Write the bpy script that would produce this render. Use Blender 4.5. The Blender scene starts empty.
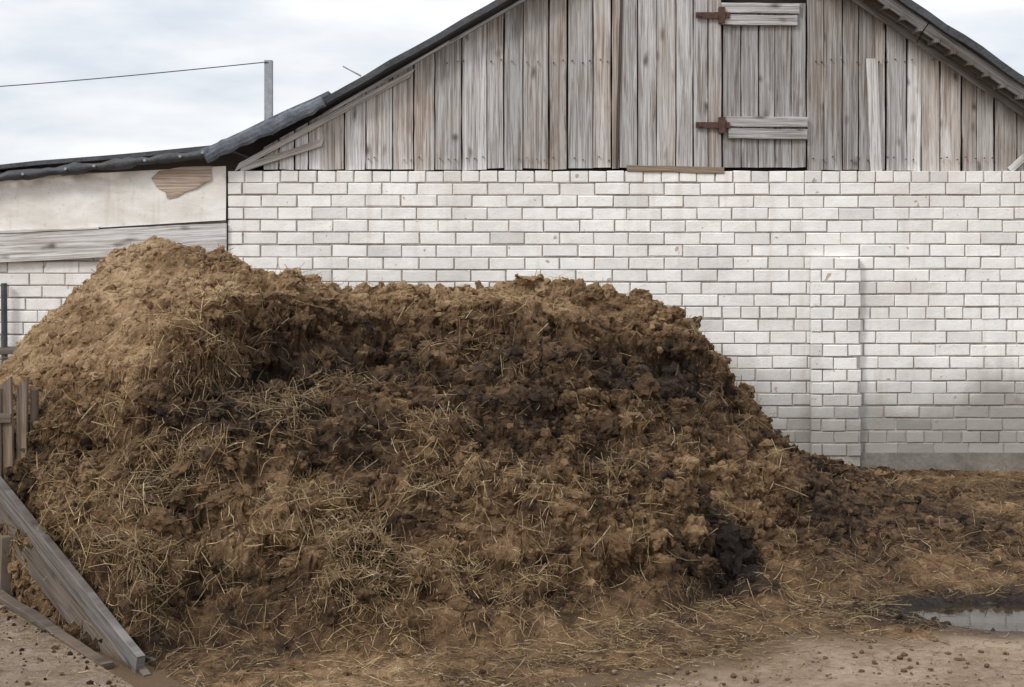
import bpy, math, random
import numpy as np
from mathutils import Vector
random.seed(7); rng=np.random.default_rng(11)
S=bpy.context.scene
H=1.70; F=1400.0; WY=10.0; K=F/WY      # camera height, focal (px), facade distance, px per metre on the facade
def fx(u): return (u-512)/K
def fz(v): return H+(246-v)/K
# ------------------------------------------------------------------ node helper
class Mat:
    def __init__(s,name):
        s.m=bpy.data.materials.new(name); s.m.use_nodes=True; s.t=s.m.node_tree; s.n=s.t.nodes
        s.b=s.n['Principled BSDF']
    def N(s,ty,**k):
        n=s.n.new(ty)
        for a,v in k.items(): setattr(n,a,v)
        return n
    def L(s,a,b): s.t.links.new(a,b)
    def put(s,inp,v):
        if hasattr(v,'is_linked'): s.L(v,inp)
        else: inp.default_value=v
    def obj(s): return s.N('ShaderNodeTexCoord').outputs['Object']
    def uv(s): return s.N('ShaderNodeTexCoord').outputs['UV']
    def attr(s,name='Col'):
        a=s.N('ShaderNodeAttribute',attribute_name=name); sp=s.N('ShaderNodeSeparateColor'); s.L(a.outputs['Color'],sp.inputs[0])
        return a.outputs['Color'],sp.outputs[0],sp.outputs[1],sp.outputs[2]
    def mp(s,v,scale=(1,1,1),loc=None):
        n=s.N('ShaderNodeMapping'); s.L(v,n.inputs[0]); n.inputs['Scale'].default_value=scale
        if loc is not None: s.put(n.inputs['Location'],loc)
        return n.outputs[0]
    def noise(s,v,sc,det=4,ro=.55,dist=0):
        n=s.N('ShaderNodeTexNoise'); s.L(v,n.inputs['Vector']); n.inputs['Scale'].default_value=sc
        n.inputs['Detail'].default_value=det; n.inputs['Roughness'].default_value=ro; n.inputs['Distortion'].default_value=dist
        return n.outputs['Fac']
    def voro(s,v,sc,feature='F1'):
        n=s.N('ShaderNodeTexVoronoi',feature=feature); s.L(v,n.inputs['Vector']); n.inputs['Scale'].default_value=sc
        return n.outputs['Distance']
    def ramp(s,f,stops):
        n=s.N('ShaderNodeValToRGB'); s.L(f,n.inputs[0]); e=n.color_ramp.elements
        while len(e)<len(stops): e.new(.5)
        for i,(p,c) in enumerate(stops):
            e[i].position=min(p,1.0); e[i].color=(c,c,c,1) if not hasattr(c,'__len__') else (*c,1)
        return n.outputs[0]
    def mix(s,f,a,b,mode='MIX'):
        n=s.N('ShaderNodeMix',data_type='RGBA',blend_type=mode)
        s.put(n.inputs[0],f)
        for i,v in ((6,a),(7,b)):
            s.put(n.inputs[i],v if hasattr(v,'is_linked') else (*v,1))
        return n.outputs[2]
    def ma(s,op,a,b=0.5,clamp=False):
        n=s.N('ShaderNodeMath',operation=op,use_clamp=clamp); s.put(n.inputs[0],a); s.put(n.inputs[1],b); return n.outputs[0]
    def fin(s,col,rough=.9,h=None,bs=.5,bd=.01,metal=0,spec=.3):
        s.put(s.b.inputs['Base Color'],col if hasattr(col,'is_linked') else (*col,1)); s.put(s.b.inputs['Roughness'],rough)
        s.b.inputs['Metallic'].default_value=metal; s.b.inputs['Specular IOR Level'].default_value=spec
        if h is not None:
            b=s.N('ShaderNodeBump'); b.inputs['Strength'].default_value=bs; b.inputs['Distance'].default_value=bd
            s.L(h,b.inputs['Height']); s.L(b.outputs[0],s.b.inputs['Normal'])
        return s.m

def wood_mat(name,grey=(.50,.49,.485),brown=(.22,.185,.16),light=(.74,.735,.73),stain=.55):
    m=Mat(name); _,tone,rnd,wea=m.attr()
    off=m.N('ShaderNodeCombineXYZ'); m.L(m.ma('MULTIPLY',rnd,37.),off.inputs[0]); m.L(m.ma('MULTIPLY',rnd,91.),off.inputs[1]); m.L(m.ma('MULTIPLY',rnd,13.),off.inputs[2])
    ad=m.N('ShaderNodeVectorMath',operation='ADD'); m.L(m.uv(),ad.inputs[0]); m.L(off.outputs[0],ad.inputs[1]); v=ad.outputs[0]
    g1=m.noise(m.mp(v,(55,1.6,1)),1,6,.65,.9)
    g2=m.noise(m.mp(v,(200,4,1)),1,3,.6)
    st=m.noise(m.mp(v,(6,1.5,1)),1,5,.6,.5)
    wv=m.noise(m.mp(v,(3,3,1)),1,2,.5)
    kv=m.N('ShaderNodeVectorMath',operation='ADD'); m.L(m.mp(v,(9,4.2,1)),kv.inputs[0]); cb=m.N('ShaderNodeCombineXYZ'); m.L(wv,cb.inputs[0]); m.L(wv,cb.inputs[1]); m.L(cb.outputs[0],kv.inputs[1])
    kn=m.voro(kv.outputs[0],.8)
    kd=m.ramp(kn,[(.05,1),(.10,.6),(.2,0)])
    base=m.mix(m.ramp(g1,[(.32,0),(.55,1)]),brown,grey)
    base=m.mix(m.ma('MULTIPLY',m.ramp(g1,[(.48,0),(.68,1)]),m.ramp(st,[(.3,.15),(.6,.95)])),base,light)
    bro=m.mix(m.ramp(g1,[(.3,0),(.7,1)]),(.14,.09,.058),(.42,.31,.22))
    f=m.ma('MULTIPLY',m.ramp(m.ma('ADD',st,m.ma('MULTIPLY',wea,.33)),[(.60,0),(.84,1)]),stain)
    base=m.mix(f,base,bro)
    base=m.mix(m.ma('MULTIPLY',kd,.8),base,(.075,.05,.037))
    base=m.mix(m.ma('MULTIPLY',m.ramp(g2,[(.3,1),(.45,0)]),.6),base,(.09,.075,.065))
    tn=m.N('ShaderNodeCombineColor'); 
    for i in range(3): m.L(tone,tn.inputs[i])
    col=m.mix(1.0,base,tn.outputs[0],'MULTIPLY')
    h=m.ma('ADD',g1,m.ma('MULTIPLY',g2,.6))
    return m.fin(col,.85,h,.7,.007,spec=.2)
def brick_mat():
    m=Mat('white_silicate_brick'); _,tone,rnd,st=m.attr(); o=m.obj()
    big=m.noise(o,1.1,6,.6,.4); med=m.noise(o,9,5,.65); fine=m.noise(o,70,4,.6)
    c=m.mix(m.ramp(med,[(.35,0),(.65,1)]),(.76,.745,.72),(.87,.855,.83))
    c=m.mix(m.ma('MULTIPLY',m.ramp(m.ma('ADD',big,m.ma('MULTIPLY',st,.12)),[(.53,0),(.80,1)]),.5),c,(.54,.50,.45))
    c=m.mix(m.ma('MULTIPLY',m.ramp(fine,[(.60,0),(.72,1)]),.38),c,(.45,.40,.35))
    sp=m.noise(o,14,2,.5,.3)
    c=m.mix(m.ma('MULTIPLY',m.ramp(sp,[(.69,0),(.73,1)]),.7),c,(.34,.21,.12))
    drip=m.noise(m.mp(o,(9,1,.7)),1,4,.6)
    c=m.mix(m.ma('MULTIPLY',m.ramp(drip,[(.55,0),(.75,1)]),.4),c,(.50,.43,.35))
    sx=m.N('ShaderNodeSeparateXYZ'); m.L(o,sx.inputs[0])
    damp=m.ma('SUBTRACT',m.ma('ADD',.30,m.ma('MULTIPLY',big,1.0)),m.ma('ADD',sx.outputs[2],m.ma('MULTIPLY',sx.outputs[0],-.05)))      # rising damp
    c=m.mix(m.ma('MULTIPLY',m.ramp(damp,[(.0,0),(.42,1)]),.85),c,(.25,.232,.205))
    tn=m.N('ShaderNodeCombineColor')
    for i in range(3): m.L(tone,tn.inputs[i])
    c=m.mix(1.,c,tn.outputs[0],'MULTIPLY')
    return m.fin(c,.9,m.ma('ADD',med,m.ma('MULTIPLY',fine,.6)),.7,.007,spec=.2)
def simple_mat(name,c1,c2,sc=12,rough=.85,bs=.5,bd=.01,metal=0,spec=.3,scale=(1,1,1)):
    m=Mat(name); v=m.mp(m.obj(),scale); n=m.noise(v,sc,6,.65,.3); n2=m.noise(v,sc*7,4,.6)
    f=m.ma('ADD',m.ma('MULTIPLY',n,.7),m.ma('MULTIPLY',n2,.3))
    return m.fin(m.mix(m.ramp(f,[(.35,0),(.65,1)]),c1,c2),rough,f,bs,bd,metal,spec)
WOOD=wood_mat('weathered_planks')
WOODW=wood_mat('bleached_planks',(.66,.65,.64),(.36,.315,.28),(.86,.855,.845),.5)
WOODB=wood_mat('brown_boards',(.24,.20,.165),(.10,.07,.05),(.36,.31,.27),.8)
BRICK=brick_mat()
MORTAR=simple_mat('mortar',(.20,.17,.145),(.46,.42,.375),14)
CONC=simple_mat('plinth_concrete',(.12,.105,.09),(.25,.23,.20),5,bs=.8,bd=.02)
FELT=simple_mat('bitumen_felt',(.022,.024,.028),(.07,.075,.085),6,.6,.8,.02,spec=.5)
FELTG=simple_mat('bitumen_felt_dusty',(.055,.065,.08),(.15,.17,.20),5,.6,.8,.02,spec=.4)
RUST=simple_mat('rusty_iron',(.045,.024,.020),(.12,.065,.05),30,.8)
STEEL=simple_mat('galvanised_steel',(.22,.24,.26),(.38,.40,.42),20,.55,metal=.3)
DARK=simple_mat('dark_interior',(.012,.01,.008),(.03,.025,.02),5)

# ------------------------------------------------------------------ mesh helpers
def empty(name):
    e=bpy.data.objects.new(name,None); S.collection.objects.link(e); return e
class MB:
    def __init__(s): s.v=[]; s.f=[]; s.uv=[]; s.c=[]
    def board(s,p0,p1,wd,w,t,nd=(0,-1,0),n=6,sk0=0,sk1=0,col=None,wob=.0025,w1=None):
        p0=Vector(p0);p1=Vector(p1);wd=Vector(wd).normalized();nd=Vector(nd).normalized();d=(p1-p0);L=d.length;d.normalize()
        if col is None: col=(random.uniform(.72,1.08),random.random(),random.random()**1.5)
        w1=w if w1 is None else w1
        b=len(s.v); ch=min(.003,t*.25)
        ph=random.uniform(0,6)
        for i in range(n+1):
            q=i/n; ww=(w+(w1-w)*q)/2; c=p0+d*(L*q)+nd*(math.sin(q*3+ph)*wob)
            l=ww+random.uniform(-wob,wob); r=ww+random.uniform(-wob,wob)
            sk=(sk0*(1-q)+sk1*q)
            sec=[(-l,-t/2),(-l,t/2-ch),(-l+ch,t/2),(r-ch,t/2),(r,t/2-ch),(r,-t/2)]
            for a,e in sec:
                s.v.append(c+wd*a+nd*e+d*(sk*a/ww)); s.uv.append((a,L*q+sk*a/ww)); s.c.append(col)
        for i in range(n):
            for k in range(6):
                a=b+i*6+k; e=b+i*6+(k+1)%6
                s.f.append((a,e,e+6,a+6))
        s.f.append(tuple(b+k for k in range(5,-1,-1))); s.f.append(tuple(b+n*6+k for k in range(6)))
    def brick(s,x0,x1,z0,z1,y,depth,col):
        j=lambda a=.0018: random.uniform(-a,a)
        b=len(s.v); y=y+j(.004); c=.0045
        pts=[]
        for yy,i in ((y+depth,0),(y+c,0),(y,c)):
            pts+=[(x0+i+j(),yy+(j() if i else 0),z0+i+j()),(x1-i+j(),yy+(j() if i else 0),z0+i+j()),(x1-i+j(),yy+(j() if i else 0),z1-i+j()),(x0+i+j(),yy+(j() if i else 0),z1-i+j())]
        for p in pts: s.v.append(Vector(p)); s.uv.append((p[0],p[2])); s.c.append(col)
        for r in (0,4):
            for k in range(4):
                s.f.append((b+r+k,b+r+(k+1)%4,b+r+4+(k+1)%4,b+r+4+k))
        s.f.append((b+8,b+9,b+10,b+11)); 
    def box(s,x0,x1,y0,y1,z0,z1,col=(1,.5,.5)):
        b=len(s.v)
        for x in (x0,x1):
            for y in (y0,y1):
                for z in (z0,z1): s.v.append(Vector((x,y,z))); s.uv.append((x,z)); s.c.append(col)
        for f in ((0,1,3,2),(4,6,7,5),(0,4,5,1),(2,3,7,6),(0,2,6,4),(1,5,7,3)): s.f.append(tuple(b+i for i in f))
    def tube(s,pts,r,seg=10,rj=0,sq=1,col=(1,.5,.5)):
        b=len(s.v); n=len(pts)
        for i,p in enumerate(pts):
            p=Vector(p); d=(Vector(pts[min(i+1,n-1)])-Vector(pts[max(i-1,0)])).normalized()
            up=Vector((0,0,1)) if abs(d.z)<.9 else Vector((0,1,0)); a=d.cross(up).normalized(); u=a.cross(d)
            rr=r[i] if hasattr(r,'__len__') else r
            for k in range(seg):
                t=k/seg*2*math.pi; q=rr*(1+random.uniform(-rj,rj))
                s.v.append(p+a*math.cos(t)*q*sq+u*math.sin(t)*q); s.uv.append((k/seg,i)); s.c.append(col)
        for i in range(n-1):
            for k in range(seg):
                s.f.append((b+i*seg+k,b+i*seg+(k+1)%seg,b+(i+1)*seg+(k+1)%seg,b+(i+1)*seg+k))
        s.f.append(tuple(b+k for k in range(seg-1,-1,-1))); s.f.append(tuple(b+(n-1)*seg+k for k in range(seg)))
    def obj(s,name,mat,parent=None,smooth=False):
        me=bpy.data.meshes.new(name); me.from_pydata([tuple(v) for v in s.v],[],s.f)
        uvl=me.uv_layers.new(name='UVMap'); vi=np.zeros(len(me.loops),dtype=np.int32); me.loops.foreach_get('vertex_index',vi)
        uvl.data.foreach_set('uv',np.array(s.uv,dtype=np.float32)[vi].ravel())
        ca=me.color_attributes.new('Col','FLOAT_COLOR','POINT'); c=np.ones((len(s.v),4),dtype=np.float32); c[:,:3]=np.array(s.c); ca.data.foreach_set('color',c.ravel())
        me.materials.append(mat)
        if smooth: me.polygons.foreach_set('use_smooth',[True]*len(me.polygons))
        import bmesh
        bm=bmesh.new(); bm.from_mesh(me); bmesh.ops.recalc_face_normals(bm,faces=bm.faces); bm.to_mesh(me); bm.free()
        o=bpy.data.objects.new(name,me); S.collection.objects.link(o)
        if parent: o.parent=parent
        return o

# ------------------------------------------------------------------ BARN
barn=empty('barn')
XL=fx(228); XR=6.6; ZT=fz(171); CH=.0885; GAP=.009
def brickfield(mb,x0,x1,ztop,zbot,y,depth=.1,length=.243,hdr=True):
    r=0; z=ztop
    while z-CH>zbot-.02:
        top=(r==0) and hdr
        ln=length if not top else .12
        if not top and hdr and random.random()<.12: ln=.12*1.02   # an occasional header course
        x=x0-(0 if r%2==0 else (length+GAP)/2)-random.uniform(0,.02)
        ph=random.uniform(0,6); am=random.uniform(.001,.003) if r else 0
        while x<x1:
            l=ln*random.uniform(.97,1.03)
            a=max(x,x0); b=min(x+l,x1)
            if b-a>.03:
                dirty=random.random()
                tn=(random.uniform(.94,1.05) if dirty>.07 else random.uniform(.80,.92))
                col=(tn,random.random(),random.random())
                tilt=random.uniform(-.002,.002)+am*math.sin(x*1.1+ph)
                mb.brick(a,b,z-CH+GAP*random.uniform(.75,1.2)+tilt,z+tilt,y,depth,col)
            x+=l+GAP*random.uniform(.7,1.3)
        z-=CH; r+=1
px0,px1=fx(810),fx(859); pz=fz(262)
mb=MB(); brickfield(mb,XL,XR,ZT,.22,WY); mb.obj('brick_wall',BRICK,barn)
PD=.06
mb=MB(); brickfield(mb,px0,px1,ZT-7*CH,.18,WY-PD,depth=PD-.01,length=.165,hdr=False); mb.obj('pilaster',BRICK,barn)
mb=MB(); mb.box(XL+.003,XR,WY+.0075,WY+.35,.0,ZT-.006); mb.box(px0+.006,px1-.006,WY-PD+.0085,WY-.004,.0,ZT-7*CH-.006); mb.obj('mortar_bed',MORTAR,barn)
mb=MB(); mb.box(XL-.3,XR,WY-.03,WY+.007,-.2,.225); mb.obj('plinth',CONC,barn)
# gable
LS=.572; RS=.675
def vroof(u): return max(8-LS*(u-505),RS*(u-862))
def zroof(x): return fz(vroof(x*K+512))
GY=WY+.07
mb=MB(); mw=MB()
def vplank(M,u0,u1,vb,y,ztop=None,col=None,tilt=0):
    x0,x1=fx(u0),fx(u1); xm=(x0+x1)/2; w=x1-x0
    if ztop is None:
        za,zb=zroof(x0+w*.02),zroof(x1-w*.02); zm=(za+zb)/2; sk=(zb-za)/2
    else: zm=ztop; sk=0
    M.board((xm,y,fz(vb)),(xm+tilt,y,zm),(1,0,0),w,.022,sk0=random.uniform(-.004,.004),sk1=sk,col=col,n=7)
def pc(lo=.75,hi=1.12,p=1.4): return (random.uniform(lo,hi),random.random(),random.random()**p)
u=322
while u<618:
    w=random.uniform(15,26); vplank(mb,u,min(u+w,620),169+random.uniform(-2,1),GY+random.uniform(-.006,.006),col=pc(.70,1.15)); u+=w+random.uniform(.7,1.9)
u=620
while u<718:
    w=random.uniform(14,20); vplank(mb,u,min(u+w,722),168+random.uniform(-2,1),GY-.028+random.uniform(-.003,.003),col=pc(.75,1.0)); u+=w+random.uniform(.6,1.4)
u=809
while u<866:
    w=random.uniform(14,21); vplank(mb,u,u+w,170+random.uniform(-2,1),GY+random.uniform(-.004,.004),col=pc(.62,.92)); u+=w+random.uniform(.6,1.8)
u=868
while u<1092:
    w=random.uniform(12,21); t=random.uniform(-.02,.02) if random.random()<.3 else 0
    vplank(mw if random.random()<.6 else mb,u,u+w,173+random.uniform(-3,1),GY+random.uniform(-.014,.014),tilt=t,col=pc(.72,1.05)); u+=w+random.uniform(.6,2.8)
for (a,v,t) in ((872,58,-.03),):
    vplank(mw,a,a+11,171,GY-.032,ztop=fz(v),tilt=t,col=pc(.85,1.05))
u=262
while u<321:
    w=random.uniform(12,19); vplank(mw if random.random()<.5 else mb,u,u+w,169,GY+.004); u+=w+1.5
mb.obj('gable_planks',WOOD,barn)
mw.board((fx(236),GY-.03,fz(167)),(fx(412),GY-.03,fz(72)),(LS,0,1),.075,.02,n=10,col=(.95,.3,.2))
mw.board((fx(240),GY-.028,fz(168.5)),(fx(322),GY-.028,fz(142)),(.3,0,1),.06,.02,n=5,col=(.85,.7,.6))
mw.board((fx(1012),GY-.03,fz(170)),(fx(1050),GY-.03,fz(135)),(1,0,-1),.05,.02,n=3)
mw.obj('bleached_gable_boards',WOODW,barn)
mb=MB(); xa=fx(238)
for (x,z) in ((xa,ZT),(fx(1100),ZT),(fx(1100),zroof(fx(1100))-.02),(fx(700),zroof(fx(700))-.05),(xa,zroof(xa)-.05)): mb.v.append(Vector((x,GY+.06,z))); mb.uv.append((x,z)); mb.c.append((1,1,1))
mb.f.append((0,1,2,3,4)); mb.obj('gable_backing',DARK,barn)
mb=MB()
for u in range(330,1000,9):
    for vv in (158,60,):
        v=vv+random.uniform(-2,2)
        if v>vroof(u)+8 and not 618<u<812 and random.random()<.7: 
            x,z=fx(u+random.uniform(-2,2)),fz(v); mb.box(x-.0035,x+.0035,GY-.033,GY-.012,z-.0035,z+.0035)
mb.obj('nail_heads',RUST,barn)
hatch=MB(); u=724
while u<800:
    w=random.uniform(15,19); vplank(hatch,u,min(u+w,807),167,GY-.012,ztop=fz(2),col=(random.uniform(.6,.82),random.random(),random.random()*.5)); u+=w+.9
for (a,c,v) in ((722,800,7),(722,798,19),(727,808,121),(729,808,133)):
    hatch.board((fx(a),GY-.04,fz(v)),(fx(c),GY-.04,fz(v+1)),(0,0,1),.072,.024,n=5,col=(random.uniform(.75,.95),random.random(),.1))
hatch.obj('loft_hatch',WOOD,barn)
mb=MB()
for v in (15,125):
    mb.box(fx(696),fx(730),GY-.064,GY-.054,fz(v+3),fz(v-3)); mb.box(fx(719),fx(725),GY-.075,GY-.04,fz(v+8),fz(v-8)); mb.tube([(fx(700),GY-.08,fz(v)),(fx(700),GY-.05,fz(v))],.012,8)
mb.obj('hatch_hinges',RUST,barn)
mb=MB(); mb.board((fx(627),GY-.065,fz(168.2)),(fx(724),GY-.065,fz(170.5)),(0,0,1),.045,.03,col=(1.0,.3,.9)); mb.board((fx(617),GY-.045,fz(168)),(fx(623),GY-.045,zroof(fx(622))-.1),(1,0,0),.02,.02,col=(.3,.3,.9)); mb.obj('sill_board',WOODB,barn)
def slab(mb,u0,v0,u1,v1,th,yf,yb,n=16,jit=.004):
    pts=[(fx(u0+(u1-u0)*i/n),fz(v0+(v1-v0)*i/n)+random.uniform(-jit,jit)) for i in range(n+1)]
    b=len(mb.v)
    for (x,z) in pts:
        fy=yf+random.uniform(-.012,.012)
        for (y,zz) in ((fy,z),(fy,z+th),(yb,z+th),(yb,z)):
            mb.v.append(Vector((x,y,zz))); mb.uv.append((x,y)); mb.c.append((1,.5,.5))
    for i in range(n):
        for k in range(4): mb.f.append((b+i*4+k,b+i*4+(k+1)%4,b+(i+1)*4+(k+1)%4,b+(i+1)*4+k))
    mb.f.append((b,b+1,b+2,b+3)); mb.f.append((b+n*4+3,b+n*4+2,b+n*4+1,b+n*4))
AU=(8+LS*505+RS*862)/(LS+RS); AV=RS*(AU-862)
mb=MB(); slab(mb,318,8-LS*(318-505)-4,AU,AV-4,.05,WY-.10,WY+9)
mb.obj('roof_left_slope',FELT,barn)
mb=MB(); slab(mb,AU,AV-12,1130,RS*(1130-862)-12,.06,WY-.26,WY+9,24,.008); mb.obj('roof_right_slope',FELT,barn)
mb=MB()
for (o,yy,w,c) in ((-1,WY-.20,.075,(.42,.2,.3)),(4,WY-.12,.06,(.36,.6,.9)),(9,WY-.03,.08,(.5,.4,.6))):
    for k in range(4):
        ua=AU+(1130-AU)*k/4; ub=AU+(1130-AU)*(k+1)/4
        mb.board((fx(ua)+.004,yy,fz(RS*(ua-862)-5+o*.8)+random.uniform(-.006,.006)),(fx(ub)-.004,yy,fz(RS*(ub-862)-5+o*.8)+random.uniform(-.006,.006)),(RS,0,1),w,.022,n=6,col=c)
for k in range(26):
    ua=AU+ (1130-AU)*(k+.5)/26
    mb.box(fx(ua),fx(ua)+.035,WY-.22,WY+.05,fz(RS*(ua-862)+1)-.02,fz(RS*(ua-862)+1)+.006,(.4,k/26,.8))
mb.obj('right_verge_boards',WOOD,barn)
mb=MB()
for k in range(3):
    ua=322+(AU-322)*k/3; ub=322+(AU-322)*(k+1)/3
    mb.board((fx(ua)+.003,WY-.055,fz(8-LS*(ua-505)+4)),(fx(ub)-.003,WY-.055,fz(8-LS*(ub-505)+4)),(LS,0,1),.045,.02,n=6,col=(.45,.4*k,.1))
mb.obj('left_verge_board',WOOD,barn)
mb=MB(); mb.board((fx(343),WY-.0,fz(66)),(fx(361),WY+.0,fz(76)),(.4,0,1),.012,.012,n=2,col=(.7,.2,.5)); mb.obj('loose_lath',WOODW,barn)
mb=MB(); mb.box(XR-.3,XR,WY+.36,WY+9,0,ZT+.2); mb.box(XL+.01,XR-.31,WY+8.6,WY+8.9,0,ZT); mb.box(XL+.01,XL+.3,WY+.36,WY+8.5,0,ZT); mb.obj('rear_walls',MORTAR,barn)

# ------------------------------------------------------------------ LEAN-TO
shed=empty('lean_to_shed')
sx0=-7.0
PAINT=Mat('whitewashed_panel'); o=PAINT.obj()
n1=PAINT.noise(PAINT.mp(o,(1,1,2.5)),2.2,6,.65,.4); n2=PAINT.noise(o,30,4,.6); n3=PAINT.noise(PAINT.mp(o,(5,1,.6)),1.5,4,.6)
c=PAINT.mix(PAINT.ramp(n1,[(.4,0),(.7,1)]),(.80,.785,.755),(.62,.575,.51)); c=PAINT.mix(PAINT.ma('MULTIPLY',PAINT.ramp(n2,[(.60,0),(.73,1)]),.4),c,(.40,.32,.23)); c=PAINT.mix(PAINT.ma('MULTIPLY',PAINT.ramp(n3,[(.55,0),(.72,1)]),.5),c,(.48,.41,.33))
PAINT=PAINT.fin(c,.75,n1,.4,.02)
mb=MB()
nx=40
b=len(mb.v)
for i in range(nx+1):
    x=sx0+(XL-.012-sx0)*i/nx; u=x*K+512
    top=fz(166+ (228-u)*.055); bot=fz(220+(228-u)*.06)
    for k in range(7):
        z=bot+(top-bot)*k/6
        mb.v.append(Vector((x,WY-.012+math.sin(i*.9+k)*.004+random.uniform(-.002,.002),z))); mb.uv.append((x,z)); mb.c.append((1,1,1))
for i in range(nx):
    for k in range(6): mb.f.append((b+i*7+k,b+(i+1)*7+k,b+(i+1)*7+k+1,b+i*7+k+1))
mb.obj('whitewashed_panel',PAINT,shed,smooth=True)
mb=MB(); P=[(152,178),(160,171),(182,167),(212,166),(212,180),(203,184),(198,188),(186,192),(178,197),(168,199),(166,192),(158,188)]
for (u,v) in P: mb.v.append(Vector((fx(u),WY-.022,fz(v)))); mb.uv.append((fz(v),fx(u))); mb.c.append((1.7,.3,.4))
mb.f.append(tuple(range(len(P)))); mb.obj('bare_plywood_patch',WOODB,shed)
mb=MB(); 
mb.board((fx(-420),WY-.02,fz(268)),(fx(227),WY-.02,fz(237.5)),(0,0,1),.205,.03,n=14,col=(.90,.42,.2))
mb.board((fx(-420),WY-.03,fz(249)),(fx(100),WY-.03,fz(228)),(0,0,1),.02,.02,n=14,col=(1.1,.2,.2))
mb.obj('horizontal_plank',WOODW,shed)
mb=MB(); brickfield(mb,sx0,XL-.012,fz(249),.1,WY+.02,hdr=False); mb.obj('shed_brick_wall',BRICK,shed)
mb=MB(); mb.box(sx0,XL-.02,WY+.028,WY+.3,0,fz(172)); mb.obj('shed_wall_core',MORTAR,shed)
path=[(-500,214),(-300,200),(-100,187),(0,178.5),(40,174),(80,169.5),(120,165),(160,160.5),(200,156),(222,151)]
pp=[]
for i in range(len(path)-1):
    for k in range(6):
        a=path[i];c2=path[i+1];q=k/6; pp.append((fx(a[0]+(c2[0]-a[0])*q),WY-.10+random.uniform(-.006,.006),fz(a[1]+(c2[1]-a[1])*q)+random.uniform(-.005,.005)))
pp.append((fx(222),WY-.10,fz(151)))
mb=MB(); mb.tube(pp,[.034+.008*math.sin(i*.9)+random.uniform(-.006,.006) for i in range(len(pp))],10,.10); mb.obj('rolled_felt_edge',FELT,shed,smooth=True)
mb=MB(); slab(mb,-500,214,222,150,.03,WY-.1,WY+5,20); mb.obj('shed_roof',FELT,shed)
mb=MB(); pp=[]; rr=[]
for i in range(19):
    q=i/18; pp.append((fx(208+q*118),WY-.12+.01*math.sin(i*1.3),fz(157.5-q*54)+random.uniform(-.006,.006))); rr.append(.055+.006*math.sin(i*2.1)-.010*q+random.uniform(-.005,.005))
mb.tube(pp,rr,10,.08,.45); mb.obj('folded_felt_flashing',FELTG,shed,smooth=False)
mb=MB(); slab(mb,206,154,330,97,.03,WY-.1,WY+6,8); mb.obj('flashing_roof',FELTG,shed)
mb=MB()
for (u,v) in ((30,175),(72,170),(100,167),(150,161.5),(185,157.5),(207,154)):
    mb.tube([(fx(u),WY-.155,fz(v)),(fx(u),WY-.13,fz(v))],.010,8)
mb.obj('roofing_nails',STEEL,shed)
mb=MB(); mb.tube([(fx(6),WY-.04,fz(283)),(fx(7),WY-.04,.6)],.022,10); mb.obj('drain_pipe',FELT,shed)
mb=MB(); mb.board((fx(20),WY-.05,fz(350)),(fx(-60),WY-.05,fz(352)),(0,0,1),.05,.03); mb.obj('shed_bracket',WOODB,shed)

ant=empty('wire_post')
mb=MB(); yy=WY+.3
X=(268-512)/F*yy; Z=lambda v:H+(246-v)/F*yy
mb.box(X-.028,X+.028,yy,yy+.008,Z(135),Z(60)); mb.box(X+.0205,X+.0285,yy+.009,yy+.055,Z(135),Z(60)); mb.obj('angle_iron_post',STEEL,ant)
mb=MB(); a=Vector((X,yy-.005,Z(62))); b2=Vector((-7,yy-.005,Z(100)))
mb.tube([a.lerp(b2,i/20)+Vector((0,0,-.08*math.sin(math.pi*i/20))) for i in range(21)],.004,6); mb.obj('wire',FELT,ant)

# ------------------------------------------------------------------ numpy noise
def hsh(ix,iy,iz,seed):
    h=(ix.astype(np.int64)*374761393+iy.astype(np.int64)*668265263+iz.astype(np.int64)*2147483647+seed*1274126177)&0xffffffff
    h=((h^(h>>13))*1274126177)&0xffffffff; h=h^(h>>16)
    return (h&0xffffff)/float(0xffffff)*2-1
def vn(x,y,z,seed=0):
    x0=np.floor(x);y0=np.floor(y);z0=np.floor(z); fx_=x-x0;fy=y-y0;fz_=z-z0
    q=lambda t:t*t*t*(t*(t*6-15)+10)
    a,b,c=q(fx_),q(fy),q(fz_); r=0
    for i in (0,1):
        for j in (0,1):
            for k in (0,1):
                r=r+hsh(x0+i,y0+j,z0+k,seed)*(a if i else 1-a)*(b if j else 1-b)*(c if k else 1-c)
    return r
def fbm(x,y,z,f,o=4,seed=0,g=.5):
    r=0;a=1;s=0
    for i in range(o): r=r+a*vn(x*f+i*7.3,y*f+i*3.1,z*f+i*5.7,seed+i); s+=a; a*=g; f*=2.03
    return r/s
def billow(x,y,z,f,o=3,seed=0,g=.5):
    r=0;a=1;s=0
    for i in range(o): r=r+a*(np.abs(vn(x*f+i*7.3,y*f+i*3.1,z*f+i*5.7,seed+i))*2-.5); s+=a; a*=g; f*=2.03
    return r/s
def ss(a,b,x):
    t=np.clip((x-a)/(b-a),0,1); return t*t*(3-2*t)
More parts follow.
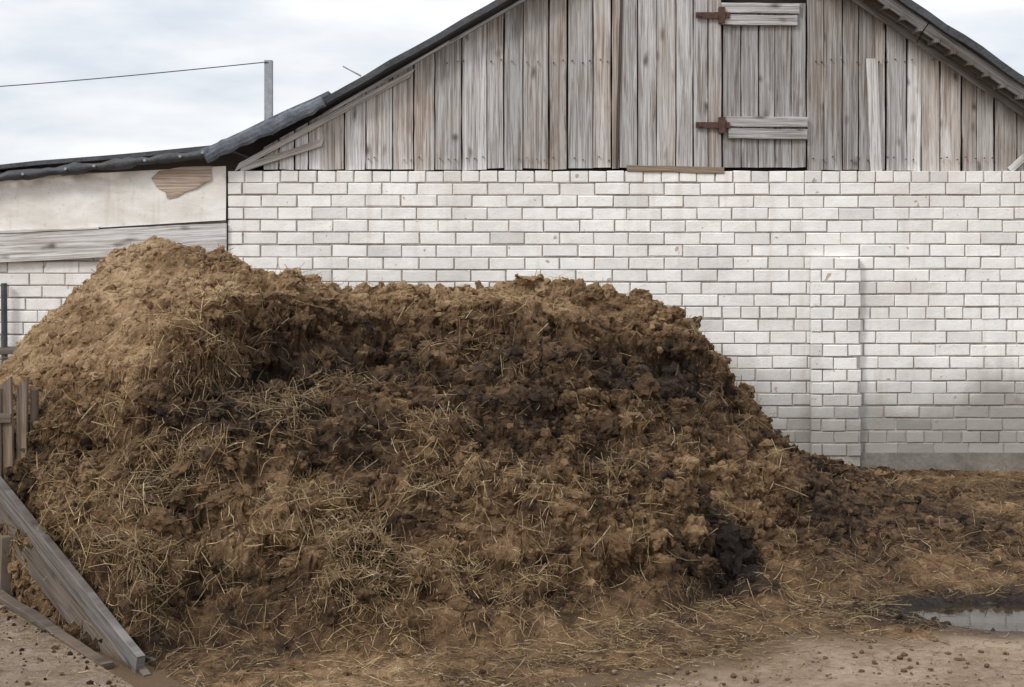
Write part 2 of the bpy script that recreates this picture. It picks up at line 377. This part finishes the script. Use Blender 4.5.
# ------------------------------------------------------------------ HEAP
crest=[(-60,470),(-20,405),(0,382),(30,352),(60,316),(100,281),(135,257),(170,250),(210,260),(235,274),(300,290),(400,298),(470,298),(520,304),(600,312),(655,320),(690,334),(712,362),(735,401),(757,429),(800,466),(850,490),(900,502),(1024,507),(1400,509)]
cx=np.array([(u-512)/F*8.5 for u,v in crest]); cz=np.array([H+(246-v)/F*8.5 for u,v in crest])
fxx=np.array([-4.5,-3.5,-2.5,-2.0,-1.5,-.9,0,.4,.9,1.3,2,5.6]); fyy=np.array([8,7.3,6.3,5.95,5.75,5.85,6.05,6.3,6.6,6.75,6.85,6.95])
P0=np.array([-1.49,5.59]); PN=np.array([-.788,-.616])
G=.010
x=np.arange(-4.3,5.6,G); y=np.arange(4.9,9.955,G)
X,Y=np.meshgrid(x,y,indexing='ij'); Z0=np.zeros_like(X)
wx=X+.10*fbm(X,Y,Z0,1.6,3,5); wy=Y+.30*fbm(X,Y,Z0,1.7,4,9)
C=np.interp(X+.03*fbm(X,Y,Z0,4,3,77),cx,cz); yf=np.interp(wx,fxx,fyy); yc=8.4
t=np.clip((wy-yf)/(yc-yf),0,1.0)
fs=1-(1-t)**1.65
tc=np.interp(X,[-1.9,-1.5,-1.2,-.9,-.5,.0,.5,1.0,1.3],[.34,.46,.56,.68,.76,.72,.78,.74,.8])+.18*fbm(X,Y,Z0,2.3,4,21,.6)
q=np.clip(t/tc,0,1)
cs=np.interp(X,[-1.9,-1.3,-.7,-.3,.3,.7,1.2],[.15,.22,.18,.06,.05,.16,.19])     # height of the scarp
lo=.93-cs
fc=lo*(1-(1-q)**1.45)+cs*ss(tc-.07,tc+.06,t)+.07*np.clip((t-tc)/(1-tc),0,1)
w=ss(-1.95,-1.50,X+.15*fbm(X,Y,Z0,2.5,3,33))*(1-ss(1.15,1.45,X))
f=fs*(1-w)+fc*w
hb=C*f
hb*=1-.30*np.clip((Y-yc-.05)/1.5,0,1)**1.2
def bump(cx_,cy_,r,h,p=1.5): 
    d=((X-cx_)**2+(Y-cy_)**2)/(r*r); return h*np.exp(-d**p)
hb+=bump(1.06,7.0,.12,.12)+bump(1.19,6.72,.12,.09)+bump(-.62,5.98,.17,.15)+bump(2.6,7.4,.5,.09)+bump(1.9,7.9,.45,.07)
act=ss(0.0,.22,hb)
bd=np.interp(X,[-1.2,.34,1.32,2.2,5.6],[4.7,5.42,5.98,6.05,6.1])
litf=(Y-bd)+.30*fbm(X,Y,Z0,2.2,5,51,.65)
litter=ss(-.08,.22,litf)
zz=Z0+hb
bl1=billow(X,Y,zz,2.5,3,101,.5); bl2=billow(X,Y,zz,6.5,2,131,.6); bl3=billow(X,Y,zz,17,2,141,.6); bl4=billow(X,Y,zz,42,2,191,.7)
f1=fbm(X,Y,zz,1.4,3,151); rough=ss(-.3,.4,fbm(X,Y,zz,1.3,3,171))
smoothz=(1-w)*ss(.30,.5,t)*(X<0)
amp=(1-.50*smoothz)*(1-.3*ss(1.4,2.0,X))
disp=act*amp*(.075*f1+.11*bl1+.080*bl2*(.6+.7*rough)+.030*bl3*(.6+.8*rough))+act*.012*bl4
disp+=(1-act)*(.020*billow(X,Y,Z0,9,4,211,.7)+.006*fbm(X,Y,Z0,3,3,221))
h=hb+disp+litter*.010-(1-litter)*.06*(1-act)
sd=(X-P0[0])*PN[0]+(Y-P0[1])*PN[1]
bm_=ss(.03,-.10,sd); h=h*bm_-.12*(1-bm_)
PX,PY=2.85,6.42
pdf=lambda X,Y,Z0: ((X-PX)/.95)**2+((Y-PY)/.32)**2+.6*fbm(X,Y,Z0,3,3,241)
pd=pdf(X,Y,Z0)
h=h-.09*ss(1.35,.75,pd)
edge=np.minimum.reduce([X-x[0],x[-1]-X,Y-y[0]]); h=np.where(edge<.12,np.minimum(h,-.03),h)
gx,gy=np.gradient(h,G); 
bx=-gx;by=-gy; nl=np.sqrt(bx*bx+by*by+1)
st=np.clip(nl-1,0,1.5)
dd=act*(1-.5*smoothz)*(.07*fbm(X,Y,h,4.0,3,301)+.050*billow(X,Y,h,10,2,331)+.016*billow(X,Y,h,30,2,341))
slim=lambda a:np.clip(a/nl,-.9,.9)
X2=X+dd*slim(bx); Y2=Y+dd*slim(by); Z2=h+dd*np.clip(st,0,1)*.3
Y2=np.minimum(Y2,9.96)
nx,ny=X.shape
V=np.stack([X2,Y2,Z2],-1)
du=np.gradient(V,axis=0); dv=np.gradient(V,axis=1); NR=np.cross(du,dv); AR=np.linalg.norm(NR,axis=-1); NR/=AR[...,None]+1e-12
below=ss(tc+.06,tc-.10,t)*ss(tc-.50,tc-.12,t)  # band under the scarp lip, where shade is painted into the tone
dryshade=.43+.28*smoothz + .32*fbm(X,Y,h,1.7,4,401) + .30*fbm(X,Y,h,9,4,421,.7) -.24*w*below + .18*w*ss(tc,tc+.1,t) +.14*bl2+.12*bl3  # dryness plus painted shade: darker under the scarp and in creases, lighter above
clump=np.exp(-(((X-1.08)**2/.9+(Y-6.88)**2/1.8)/.022))
dryshade-= .8*clump+.45*ss(2.8,1.1,pd)+.20*ss(1.1,1.7,X)*act
dryshade+= .03*(1-act)*litter
dryshade=np.clip(dryshade,0,1)
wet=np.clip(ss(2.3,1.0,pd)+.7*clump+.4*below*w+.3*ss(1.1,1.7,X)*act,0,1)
def np_mesh(name,verts,quads,cols,mat,parent=None,smooth=True,k=4):
    me=bpy.data.meshes.new(name); n=len(verts); m=len(quads)
    me.vertices.add(n); me.vertices.foreach_set('co',verts.astype(np.float32).ravel())
    me.loops.add(m*k); me.loops.foreach_set('vertex_index',quads.astype(np.int32).ravel())
    me.polygons.add(m); me.polygons.foreach_set('loop_start',np.arange(0,m*k,k,dtype=np.int32)); me.polygons.foreach_set('loop_total',np.full(m,k,dtype=np.int32))
    me.polygons.foreach_set('use_smooth',np.full(m,smooth))
    me.update(calc_edges=True)
    ca=me.color_attributes.new('Col','FLOAT_COLOR','POINT'); c=np.ones((n,4),dtype=np.float32); c[:,:3]=cols; ca.data.foreach_set('color',c.ravel())
    me.materials.append(mat); me.validate()
    o=bpy.data.objects.new(name,me); S.collection.objects.link(o)
    if parent: o.parent=parent
    return o
def manure_mat():
    m=Mat('manure'); _,dryshade_,wet_,_b=m.attr(); o=m.obj()
    n1=m.noise(o,32,5,.75,.4); n2=m.noise(o,150,3,.7)
    fac=m.ma('ADD',m.ma('MULTIPLY',dryshade_,.56),m.ma('ADD',m.ma('MULTIPLY',n1,.40),m.ma('MULTIPLY',n2,.30)))
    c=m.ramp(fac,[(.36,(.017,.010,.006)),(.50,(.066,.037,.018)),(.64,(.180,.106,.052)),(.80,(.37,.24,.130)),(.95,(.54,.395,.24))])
    r=m.ma('SUBTRACT',.95,m.ma('MULTIPLY',wet_,.55))
    return m.fin(c,r,m.ma('ADD',n1,m.ma('MULTIPLY',n2,.8)),1.0,.022,spec=.3)
MAN=manure_mat()
idx=np.arange(nx*ny).reshape(nx,ny)
Q=np.stack([idx[:-1,:-1],idx[1:,:-1],idx[1:,1:],idx[:-1,1:]],-1).reshape(-1,4)
heap=np_mesh('manure_heap',V.reshape(-1,3),Q,np.stack([dryshade,wet,dryshade*0],-1).reshape(-1,3),MAN,smooth=False)
def pick(n,wt):
    p=(AR*wt).ravel().astype(np.float64); p/=p.sum(); return rng.choice(p.size,n,p=p)
vis=(h>-.01)&(Y>5.0)&(np.abs(X)<Y*.45+.3)
Vf=V.reshape(-1,3); Nf=NR.reshape(-1,3); dryshadef=dryshade.ravel(); wetf=wet.ravel()
import bmesh
def ico(s):
    bm=bmesh.new(); bmesh.ops.create_icosphere(bm,subdivisions=s,radius=1); a=np.array([v.co[:] for v in bm.verts]); b=np.array([[v.index for v in f_.verts] for f_ in bm.faces]); bm.free(); return a,b
I1=ico(1); I2=ico(3)
def clods(n,name,r0,r1,pw,wt,seed,dk,I,jf,ja):
    bv,bf=I
    ids=pick(n,wt); r=r0+(r1-r0)*rng.random(n)**pw
    nv=len(bv)
    jit=np.stack([1+ja*fbm(bv[:,0]+k*9,bv[:,1]+k*5,bv[:,2],jf,4,seed+k,.75)*1.6 for k in range(20)])
    kk=rng.integers(0,20,n)
    Qr,_=np.linalg.qr(rng.standard_normal((n,3,3)))
    sc=rng.uniform(.45,1.3,(n,3))
    P=bv[None]*jit[kk][...,None]*sc[:,None,:]; P=np.einsum('nij,nvj->nvi',Qr,P)*r[:,None,None]
    P+= (Vf[ids]-Nf[ids]*(r*.12)[:,None])[:,None,:]
    F_=bf[None]+(np.arange(n)*nv)[:,None,None]
    c=np.clip(dryshadef[ids]+rng.uniform(-.20,.20,n)-dk,0,1); cc=np.stack([c,wetf[ids],c*0],-1)
    return np_mesh(name,P.reshape(-1,3),F_.reshape(-1,3),np.repeat(cc,nv,0),MAN,heap,smooth=False,k=3)
cl=ss(-.3,.5,fbm(X,Y,Z0,2.2,3,601))
clods(38000,'crumbs',.004,.026,2.1,vis*(act*(.4+cl)+.16*litter),500,0,I1,1.6,.5)
clods(750,'clods',.022,.060,1.8,vis*act*(.1+cl**2)*(1-.8*smoothz),540,.03,I2,1.7,.62)
clods(34,'wet_clump_lumps',.025,.065,1.2,vis*np.exp(-(((X-1.10)**2/1.2+(Y-6.90)**2/1.6)/.014)),580,.1,I2,1.7,.6)
# ---- straw
def straw(n,name,l0,l1,rad,wt,lift,mat,bright=1,down=.6,pts=None):
    if pts is None:
        ids=pick(n,wt); p=Vf[ids]+rng.uniform(-.006,.006,(n,3)); nn=Nf[ids]; dr=dryshadef[ids]
    else:
        p=pts; nn=np.zeros((n,3)); nn[:,2]=1; dr=np.full(n,.6)
    r=rng.standard_normal((n,3)); r[:,2]-=down*rng.random(n); d=r-(r*nn).sum(1)[:,None]*nn; d/=np.linalg.norm(d,axis=1)[:,None]
    L=l0+(l1-l0)*rng.random(n)**2.0
    up=nn*(rng.normal(0,lift,n))[:,None]; d=d+up; d/=np.linalg.norm(d,axis=1)[:,None]
    side=np.cross(d,nn); side/=np.linalg.norm(side,axis=1)[:,None]+1e-9; u2=np.cross(side,d)
    ra=rad*rng.uniform(.55,1.5,n)
    bend=rng.normal(0,.12,n)*L; bs=rng.normal(0,.13,n)*L
    rings=[]; R=4
    for i in range(R):
        s=i/(R-1)-.5; c=p+d*(L*s)[:,None]+side*(bs*(1-4*s*s))[:,None]+nn*(.004+ra)[:,None]+u2*(bend*(.5-2*s*s))[:,None]*.6
        for k in range(3):
            a=k*2.0944; rings.append(c+(side*math.cos(a)*1.3+u2*math.sin(a))*ra[:,None])
    P=np.stack(rings,1); f_=[]
    for i in range(R-1):
        for k in range(3): f_.append((i*3+k,i*3+(k+1)%3,(i+1)*3+(k+1)%3,(i+1)*3+k))
    f_=np.array(f_); F_=f_[None]+(np.arange(n)*R*3)[:,None,None]
    a=rng.random(n)[:,None]; b_=rng.random(n)[:,None]
    c1=np.array([.48,.335,.16]);c2=np.array([.20,.122,.057]);c3=np.array([.72,.58,.35])
    c=(c1*a+c2*(1-a))*(1-b_**3)+c3*b_**3
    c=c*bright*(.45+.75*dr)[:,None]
    return np_mesh(name,P.reshape(-1,3),F_.reshape(-1,4),np.repeat(c,R*3,0),mat,heap)
m=Mat('straw'); colr,_,_,_=m.attr(); n_=m.noise(m.obj(),40,3); STR=m.fin(m.mix(m.ramp(n_,[(.35,.75),(.65,0)]),colr,(.13,.08,.04)),.7,spec=.3)
dens=ss(-.15,.4,fbm(X,Y,h,2.6,4,701)); patch=ss(.05,.4,fbm(X,Y,h,4,3,731))
nocl=1-.95*np.clip(clump*1.5,0,1)
lowz=ss(8.2,6.6,Y)
base_w=vis*nocl*(act*(.10+dens)*(1-.5*smoothz)*(.4+.6*lowz)*(1-.6*ss(1.2,1.8,X))+.25*litter*(1-act))*(1-.9*ss(1.6,1.0,pd))
straw(22000,'straw_fine',.012,.085,.0009,base_w,.12,STR,.95)
straw(8500,'straw_stalks',.05,.24,.0013,base_w*(.10+patch+.8*ss(7.6,6.3,Y)*ss(0,.3,h)),.22,STR,1.15,1.3)
tuft=np.exp(-(((X+.62)**2+(Y-5.98)**2)/.02))
straw(700,'straw_tuft',.05,.2,.0014,vis*tuft,.5,STR,1.05,.2)
straw(2500,'straw_on_litter',.03,.2,.0012,vis*(1-act)*(.25+litter)*(1-.9*ss(1.6,1.0,pd)),.04,STR,.9,0)
nn_=5200; gp=np.stack([rng.uniform(-.4,3.4,nn_),rng.uniform(5.1,6.9,nn_),np.full(nn_,.006)],-1)
gb=gp[:,1]-np.interp(gp[:,0],[-1.2,.34,1.32,2.2,5.6],[4.7,5.42,5.98,6.05,6.1])
keep=(rng.random(nn_)<.14+.86*ss(-.5,.1,gb))&(((gp[:,0]-PX)/1.1)**2+((gp[:,1]-PY)/.44)**2>1)
gp=gp[keep]; straw(len(gp),'straw_on_ground',.015,.11,.0010,None,.02,STR,.9,0,gp)

# ------------------------------------------------------------------ GROUND
def spaced(lo,hi,c0,c1,st_):
    a=list(np.arange(c0,c1,st_)); s=st_; q=c1
    while q<hi: a.append(q); s*=1.35; q+=s
    a.append(hi); s=st_; q=c0-st_
    while q>lo: a.insert(0,q); s*=1.35; q-=s
    a.insert(0,lo); return np.array(a)
gxs=spaced(-400,400,-4.5,5.5,.02); gys=spaced(-400,400,4.0,10.2,.02)
GX,GYY=np.meshgrid(gxs,gys,indexing='ij'); Zg=np.zeros_like(GX)
near=((GX>-4.6)&(GX<5.6)&(GYY>3.8)&(GYY<10.3))*1.0
gz=near*(.012*fbm(GX,GYY,Zg,2.5,3,801)+.010*billow(GX,GYY,Zg,8,4,811,.65)) 
pdg=pdf(GX,GYY,Zg)
gz-= .045*ss(1.35,.8,pdg); gz=np.where(GYY>9.9,-.01,gz)
m=Mat('packed_dirt'); o=m.obj(); n1=m.noise(o,1.8,6,.65,.3); n2=m.noise(o,22,6,.7); n3=m.noise(o,120,4,.65); n4=m.voro(o,60)
_,wt_,lt_,_=m.attr()
fac=m.ma('ADD',m.ma('MULTIPLY',n1,.5),m.ma('ADD',m.ma('MULTIPLY',n2,.32),m.ma('MULTIPLY',n3,.18)))
c=m.ramp(fac,[(.38,(.15,.098,.062)),(.5,(.26,.19,.135)),(.62,(.38,.30,.225))])
c=m.mix(m.ma('MULTIPLY',m.ramp(n4,[(.1,1),(.25,0)]),.35),c,(.42,.34,.26))
c=m.mix(m.ma('MULTIPLY',m.ramp(m.ma('MULTIPLY',m.ma('ADD',lt_,m.ma('MULTIPLY',n2,.8)),.6),[(.32,0),(.74,1)]),.9),c,(.095,.058,.030))
c=m.mix(m.ma('MULTIPLY',wt_,.85),c,(.035,.025,.018))
GR=m.fin(c,m.ma('SUBTRACT',.92,m.ma('MULTIPLY',wt_,.6)),m.ma('ADD',n2,m.ma('MULTIPLY',n3,.7)),.9,.012,spec=.3)
gi=np.arange(GX.size).reshape(GX.shape); GQ=np.stack([gi[:-1,:-1],gi[1:,:-1],gi[1:,1:],gi[:-1,1:]],-1).reshape(-1,4)
wg=ss(2.6,1.1,pdg); lg=ss(-.28,.18,GYY-np.interp(GX,[-1.2,.34,1.32,2.2,5.6],[4.7,5.42,5.98,6.05,6.1])+.2*fbm(GX,GYY,Zg,3,4,851,.6))
np_mesh('ground',np.stack([GX,GYY,gz],-1).reshape(-1,3),GQ,np.stack([wg,lg,wg],-1).reshape(-1,3),GR)
n=2400; pxs=rng.uniform(-.3,3.6,n); pys=rng.uniform(5.2,6.7,n); ok=(((pxs-PX)/1.15)**2+((pys-PY)/.46)**2>1); pxs=pxs[ok];pys=pys[ok];n=len(pxs); r=.002+.014*rng.random(n)**4
bv,bf=I1
P=bv[None]*(1+.12*rng.standard_normal((n,len(bv),1)))*rng.uniform(.6,1.2,(n,1,3))*r[:,None,None]; P[...,2]*=.7; P+=np.stack([pxs,pys,r*.2+.003],-1)[:,None,:]
lgp=rng.random(n)<.7
np_mesh('pebbles',P.reshape(-1,3),(bf[None]+(np.arange(n)*len(bv))[:,None,None]).reshape(-1,3),np.repeat(np.stack([lgp*0.,lgp*1.,lgp*0.],-1),len(bv),0),GR,k=3)
m=Mat('puddle_water'); nn_=m.noise(m.obj(),25,2); W=m.fin((.02,.016,.012),.05,nn_,.05,.003,spec=.8)
mb=MB(); N_=48
for i in range(N_):
    a=i/N_*2*math.pi; mb.v.append(Vector((PX+1.2*math.cos(a),PY+.44*math.sin(a),-.008))); mb.uv.append((0,0)); mb.c.append((1,1,1))
mb.f.append(tuple(range(N_))); mb.obj('puddle',W)

# ------------------------------------------------------------------ slab, barrier, fence
d=Vector((-.616,.788,0)); nrm=Vector((-.788,-.616,0)); A=Vector((-1.49,5.59,0))
mb=MB(); e0=A-d*3.2+nrm*.12; e1=A+d*3.2+nrm*.12
b=[e0,e1,e1+nrm*4,e0+nrm*4]
for z in (-.1,.022):
    for p in b: mb.v.append(Vector((p.x,p.y,z))); mb.uv.append((p.x,p.y)); mb.c.append((1,1,1))
mb.f+= [(4,5,6,7),(0,1,5,4),(1,2,6,5),(2,3,7,6),(3,0,4,7)]
SL=Mat('concrete_slab'); o=SL.obj(); n1=SL.noise(o,3,6,.65,.3); n2=SL.noise(o,40,5,.65); n3=SL.noise(o,9,5,.7,.5)
c=SL.mix(SL.ramp(n1,[(.35,0),(.65,1)]),(.21,.155,.11),(.34,.265,.20)); c=SL.mix(SL.ma('MULTIPLY',SL.ramp(n2,[(.5,0),(.7,1)]),.5),c,(.14,.10,.065)); c=SL.mix(SL.ma('MULTIPLY',SL.ramp(n3,[(.42,0),(.62,1)]),.7),c,(.15,.105,.068))
mb.obj('concrete_slab',SL.fin(c,.9,SL.ma('ADD',n1,n2),1.0,.03))
nb=1500; ss_=rng.uniform(-.6,2.4,nb); tt_=rng.random(nb)**1.5*1.2+.13
sp_=np.stack([A.x+d.x*ss_+nrm.x*tt_,A.y+d.y*ss_+nrm.y*tt_,np.full(nb,.024)],-1)
straw(nb,'straw_on_slab',.01,.09,.0011,None,.02,STR,1.0,0,sp_)
n=700; ss_=rng.uniform(-.6,2.4,n); tt_=rng.random(n)**1.8*1.2+.13; r=.002+.014*rng.random(n)**3
P=bv[None]*(1+.12*rng.standard_normal((n,len(bv),1)))*rng.uniform(.6,1.2,(n,1,3))*r[:,None,None]; P+=np.stack([A.x+d.x*ss_+nrm.x*tt_,A.y+d.y*ss_+nrm.y*tt_,.022+r*.3],-1)[:,None,:]
np_mesh('crumbs_on_slab',P.reshape(-1,3),(bf[None]+(np.arange(n)*len(bv))[:,None,None]).reshape(-1,3),np.repeat(np.stack([rng.random(n)*.6,np.zeros(n),np.zeros(n)],-1),len(bv),0),MAN,heap,k=3,smooth=False)
bar=empty('board_barrier')
up=Vector((0,0,1)); far=A+d*2.3
def zb(s): return .02+.278*s
tl=(d+Vector((0,0,.278))).normalized(); wd=(Vector((0,0,1))-tl*tl.z).normalized()
mb=MB()
mb.board(A-d*.02+up*.03,far+up*zb(2.3),wd,.085,.035,nd=nrm,n=9,col=(.34,.35,.7),wob=.003)
mb.obj('top_rail',WOOD,bar)
mb=MB()
mb.board(A-d*.04-nrm*.012-up*.085,far-nrm*.012+up*(zb(2.3)-.14),wd,.18,.03,nd=nrm,n=9,col=(.50,.6,.5),wob=.004)
mb.board(A+d*.1+nrm*.085+up*.0,far+nrm*.085+up*.04,up,.05,.05,nd=nrm,n=12,col=(.42,.8,.7),wob=.006)
for s in (.75,1.25,1.7):
    q=A+d*s; mb.board(q-nrm*.045+up*-.05,q-nrm*.045+up*(zb(s)-.02),d,.08,.03,nd=nrm,n=3,col=(.5,s%1,.6))
mb.board(A+d*1.52+nrm*.045+up*0,A+d*1.50+nrm*.04+up*.30,d,.06,.05,nd=nrm,n=3,col=(.7,.3,.5))
mb.obj('lower_boards',WOODB,bar)
mb=MB()
for i in range(9):
    s=.15+i*.24; q=A+d*s; mb.board(q-nrm*.085+up*-.05,q-nrm*.085+up*(zb(s)-.03+random.uniform(-.03,.0)),d,.22,.02,nd=nrm,n=3,col=(.4,random.random(),.6))
mb.obj('back_planks',WOODB,bar)
fen=empty('plank_fence')
mb=MB()
for (xx,yy_,zt,w_) in ((-2.525,7.03,1.03,.045),(-2.47,7.07,1.01,.05),(-2.42,7.11,.975,.035),(-2.60,7.03,1.0,.09)):
    mb.board((xx,yy_,-.05),(xx+random.uniform(-.01,.01),yy_-.03,zt),(1,0,.05),w_,.025,n=5,sk1=random.uniform(-.02,.02),wob=.004,col=(random.uniform(.6,.9),random.random(),.6))
mb.obj('upright_planks',WOODB,fen)
mb=MB(); mb.board((-3.1,6.99,.86),(-2.50,6.99,.84),(0,0,1),.05,.025,n=3,col=(.7,.4,.5)); mb.obj('cross_rail',WOODB,fen)

# ------------------------------------------------------------------ LIGHT / WORLD / CAMERA
sd_=Vector((-.58,-.54,.67)).normalized()
sun=bpy.data.lights.new('sun','SUN'); sun.energy=1.8; sun.angle=math.radians(13); sun.color=(1,.96,.91)
so=bpy.data.objects.new('sun',sun); S.collection.objects.link(so); so.rotation_euler=sd_.to_track_quat('Z','Y').to_euler()
wd_=bpy.data.worlds.new('World'); S.world=wd_; wd_.use_nodes=True; T=wd_.node_tree; nd=T.nodes; L=T.links.new
bg=nd['Background']; bg.inputs[1].default_value=.14
sky=nd.new('ShaderNodeTexSky'); sky.sky_type='NISHITA'; sky.sun_disc=False; sky.sun_elevation=math.asin(sd_.z); sky.sun_rotation=math.atan2(sd_.x,sd_.y)
tc_=nd.new('ShaderNodeTexCoord'); mp=nd.new('ShaderNodeMapping'); mp.inputs['Scale'].default_value=(1,1,3.6); mp.inputs['Location'].default_value=(.35,0,.2); L(tc_.outputs['Generated'],mp.inputs[0])
no=nd.new('ShaderNodeTexNoise'); no.inputs['Scale'].default_value=6; no.inputs['Detail'].default_value=6; no.inputs['Roughness'].default_value=.5; L(mp.outputs[0],no.inputs[0])
rp=nd.new('ShaderNodeValToRGB'); e=rp.color_ramp.elements; e[0].position=.34; e[0].color=(.68,.725,.79,1); e[1].position=.58; e[1].color=(.95,.953,.96,1); L(no.outputs[0],rp.inputs[0])
sep=nd.new('ShaderNodeSeparateXYZ'); L(tc_.outputs['Generated'],sep.inputs[0])
mr=nd.new('ShaderNodeMapRange'); mr.inputs[1].default_value=.15; mr.inputs[2].default_value=.8; mr.inputs[3].default_value=7.9; mr.inputs[4].default_value=13.0; L(sep.outputs[2],mr.inputs[0])
vm=nd.new('ShaderNodeVectorMath'); vm.operation='SCALE'; L(rp.outputs[0],vm.inputs[0]); L(mr.outputs[0],vm.inputs['Scale'])
mx=nd.new('ShaderNodeMix'); mx.data_type='RGBA'; mx.inputs[0].default_value=.92; L(sky.outputs[0],mx.inputs[6]); L(vm.outputs[0],mx.inputs[7]); L(mx.outputs[2],bg.inputs[0])
cam=bpy.data.cameras.new('camera'); co=bpy.data.objects.new('camera',cam); S.collection.objects.link(co); co.location=(0,0,H); co.rotation_euler=(math.radians(90),0,0)
cam.sensor_width=36; cam.lens=F/1024*36; cam.shift_y=-97.5/1024; cam.clip_end=2000; S.camera=co
S.view_settings.view_transform='Standard'; S.view_settings.look='None'; S.view_settings.exposure=0
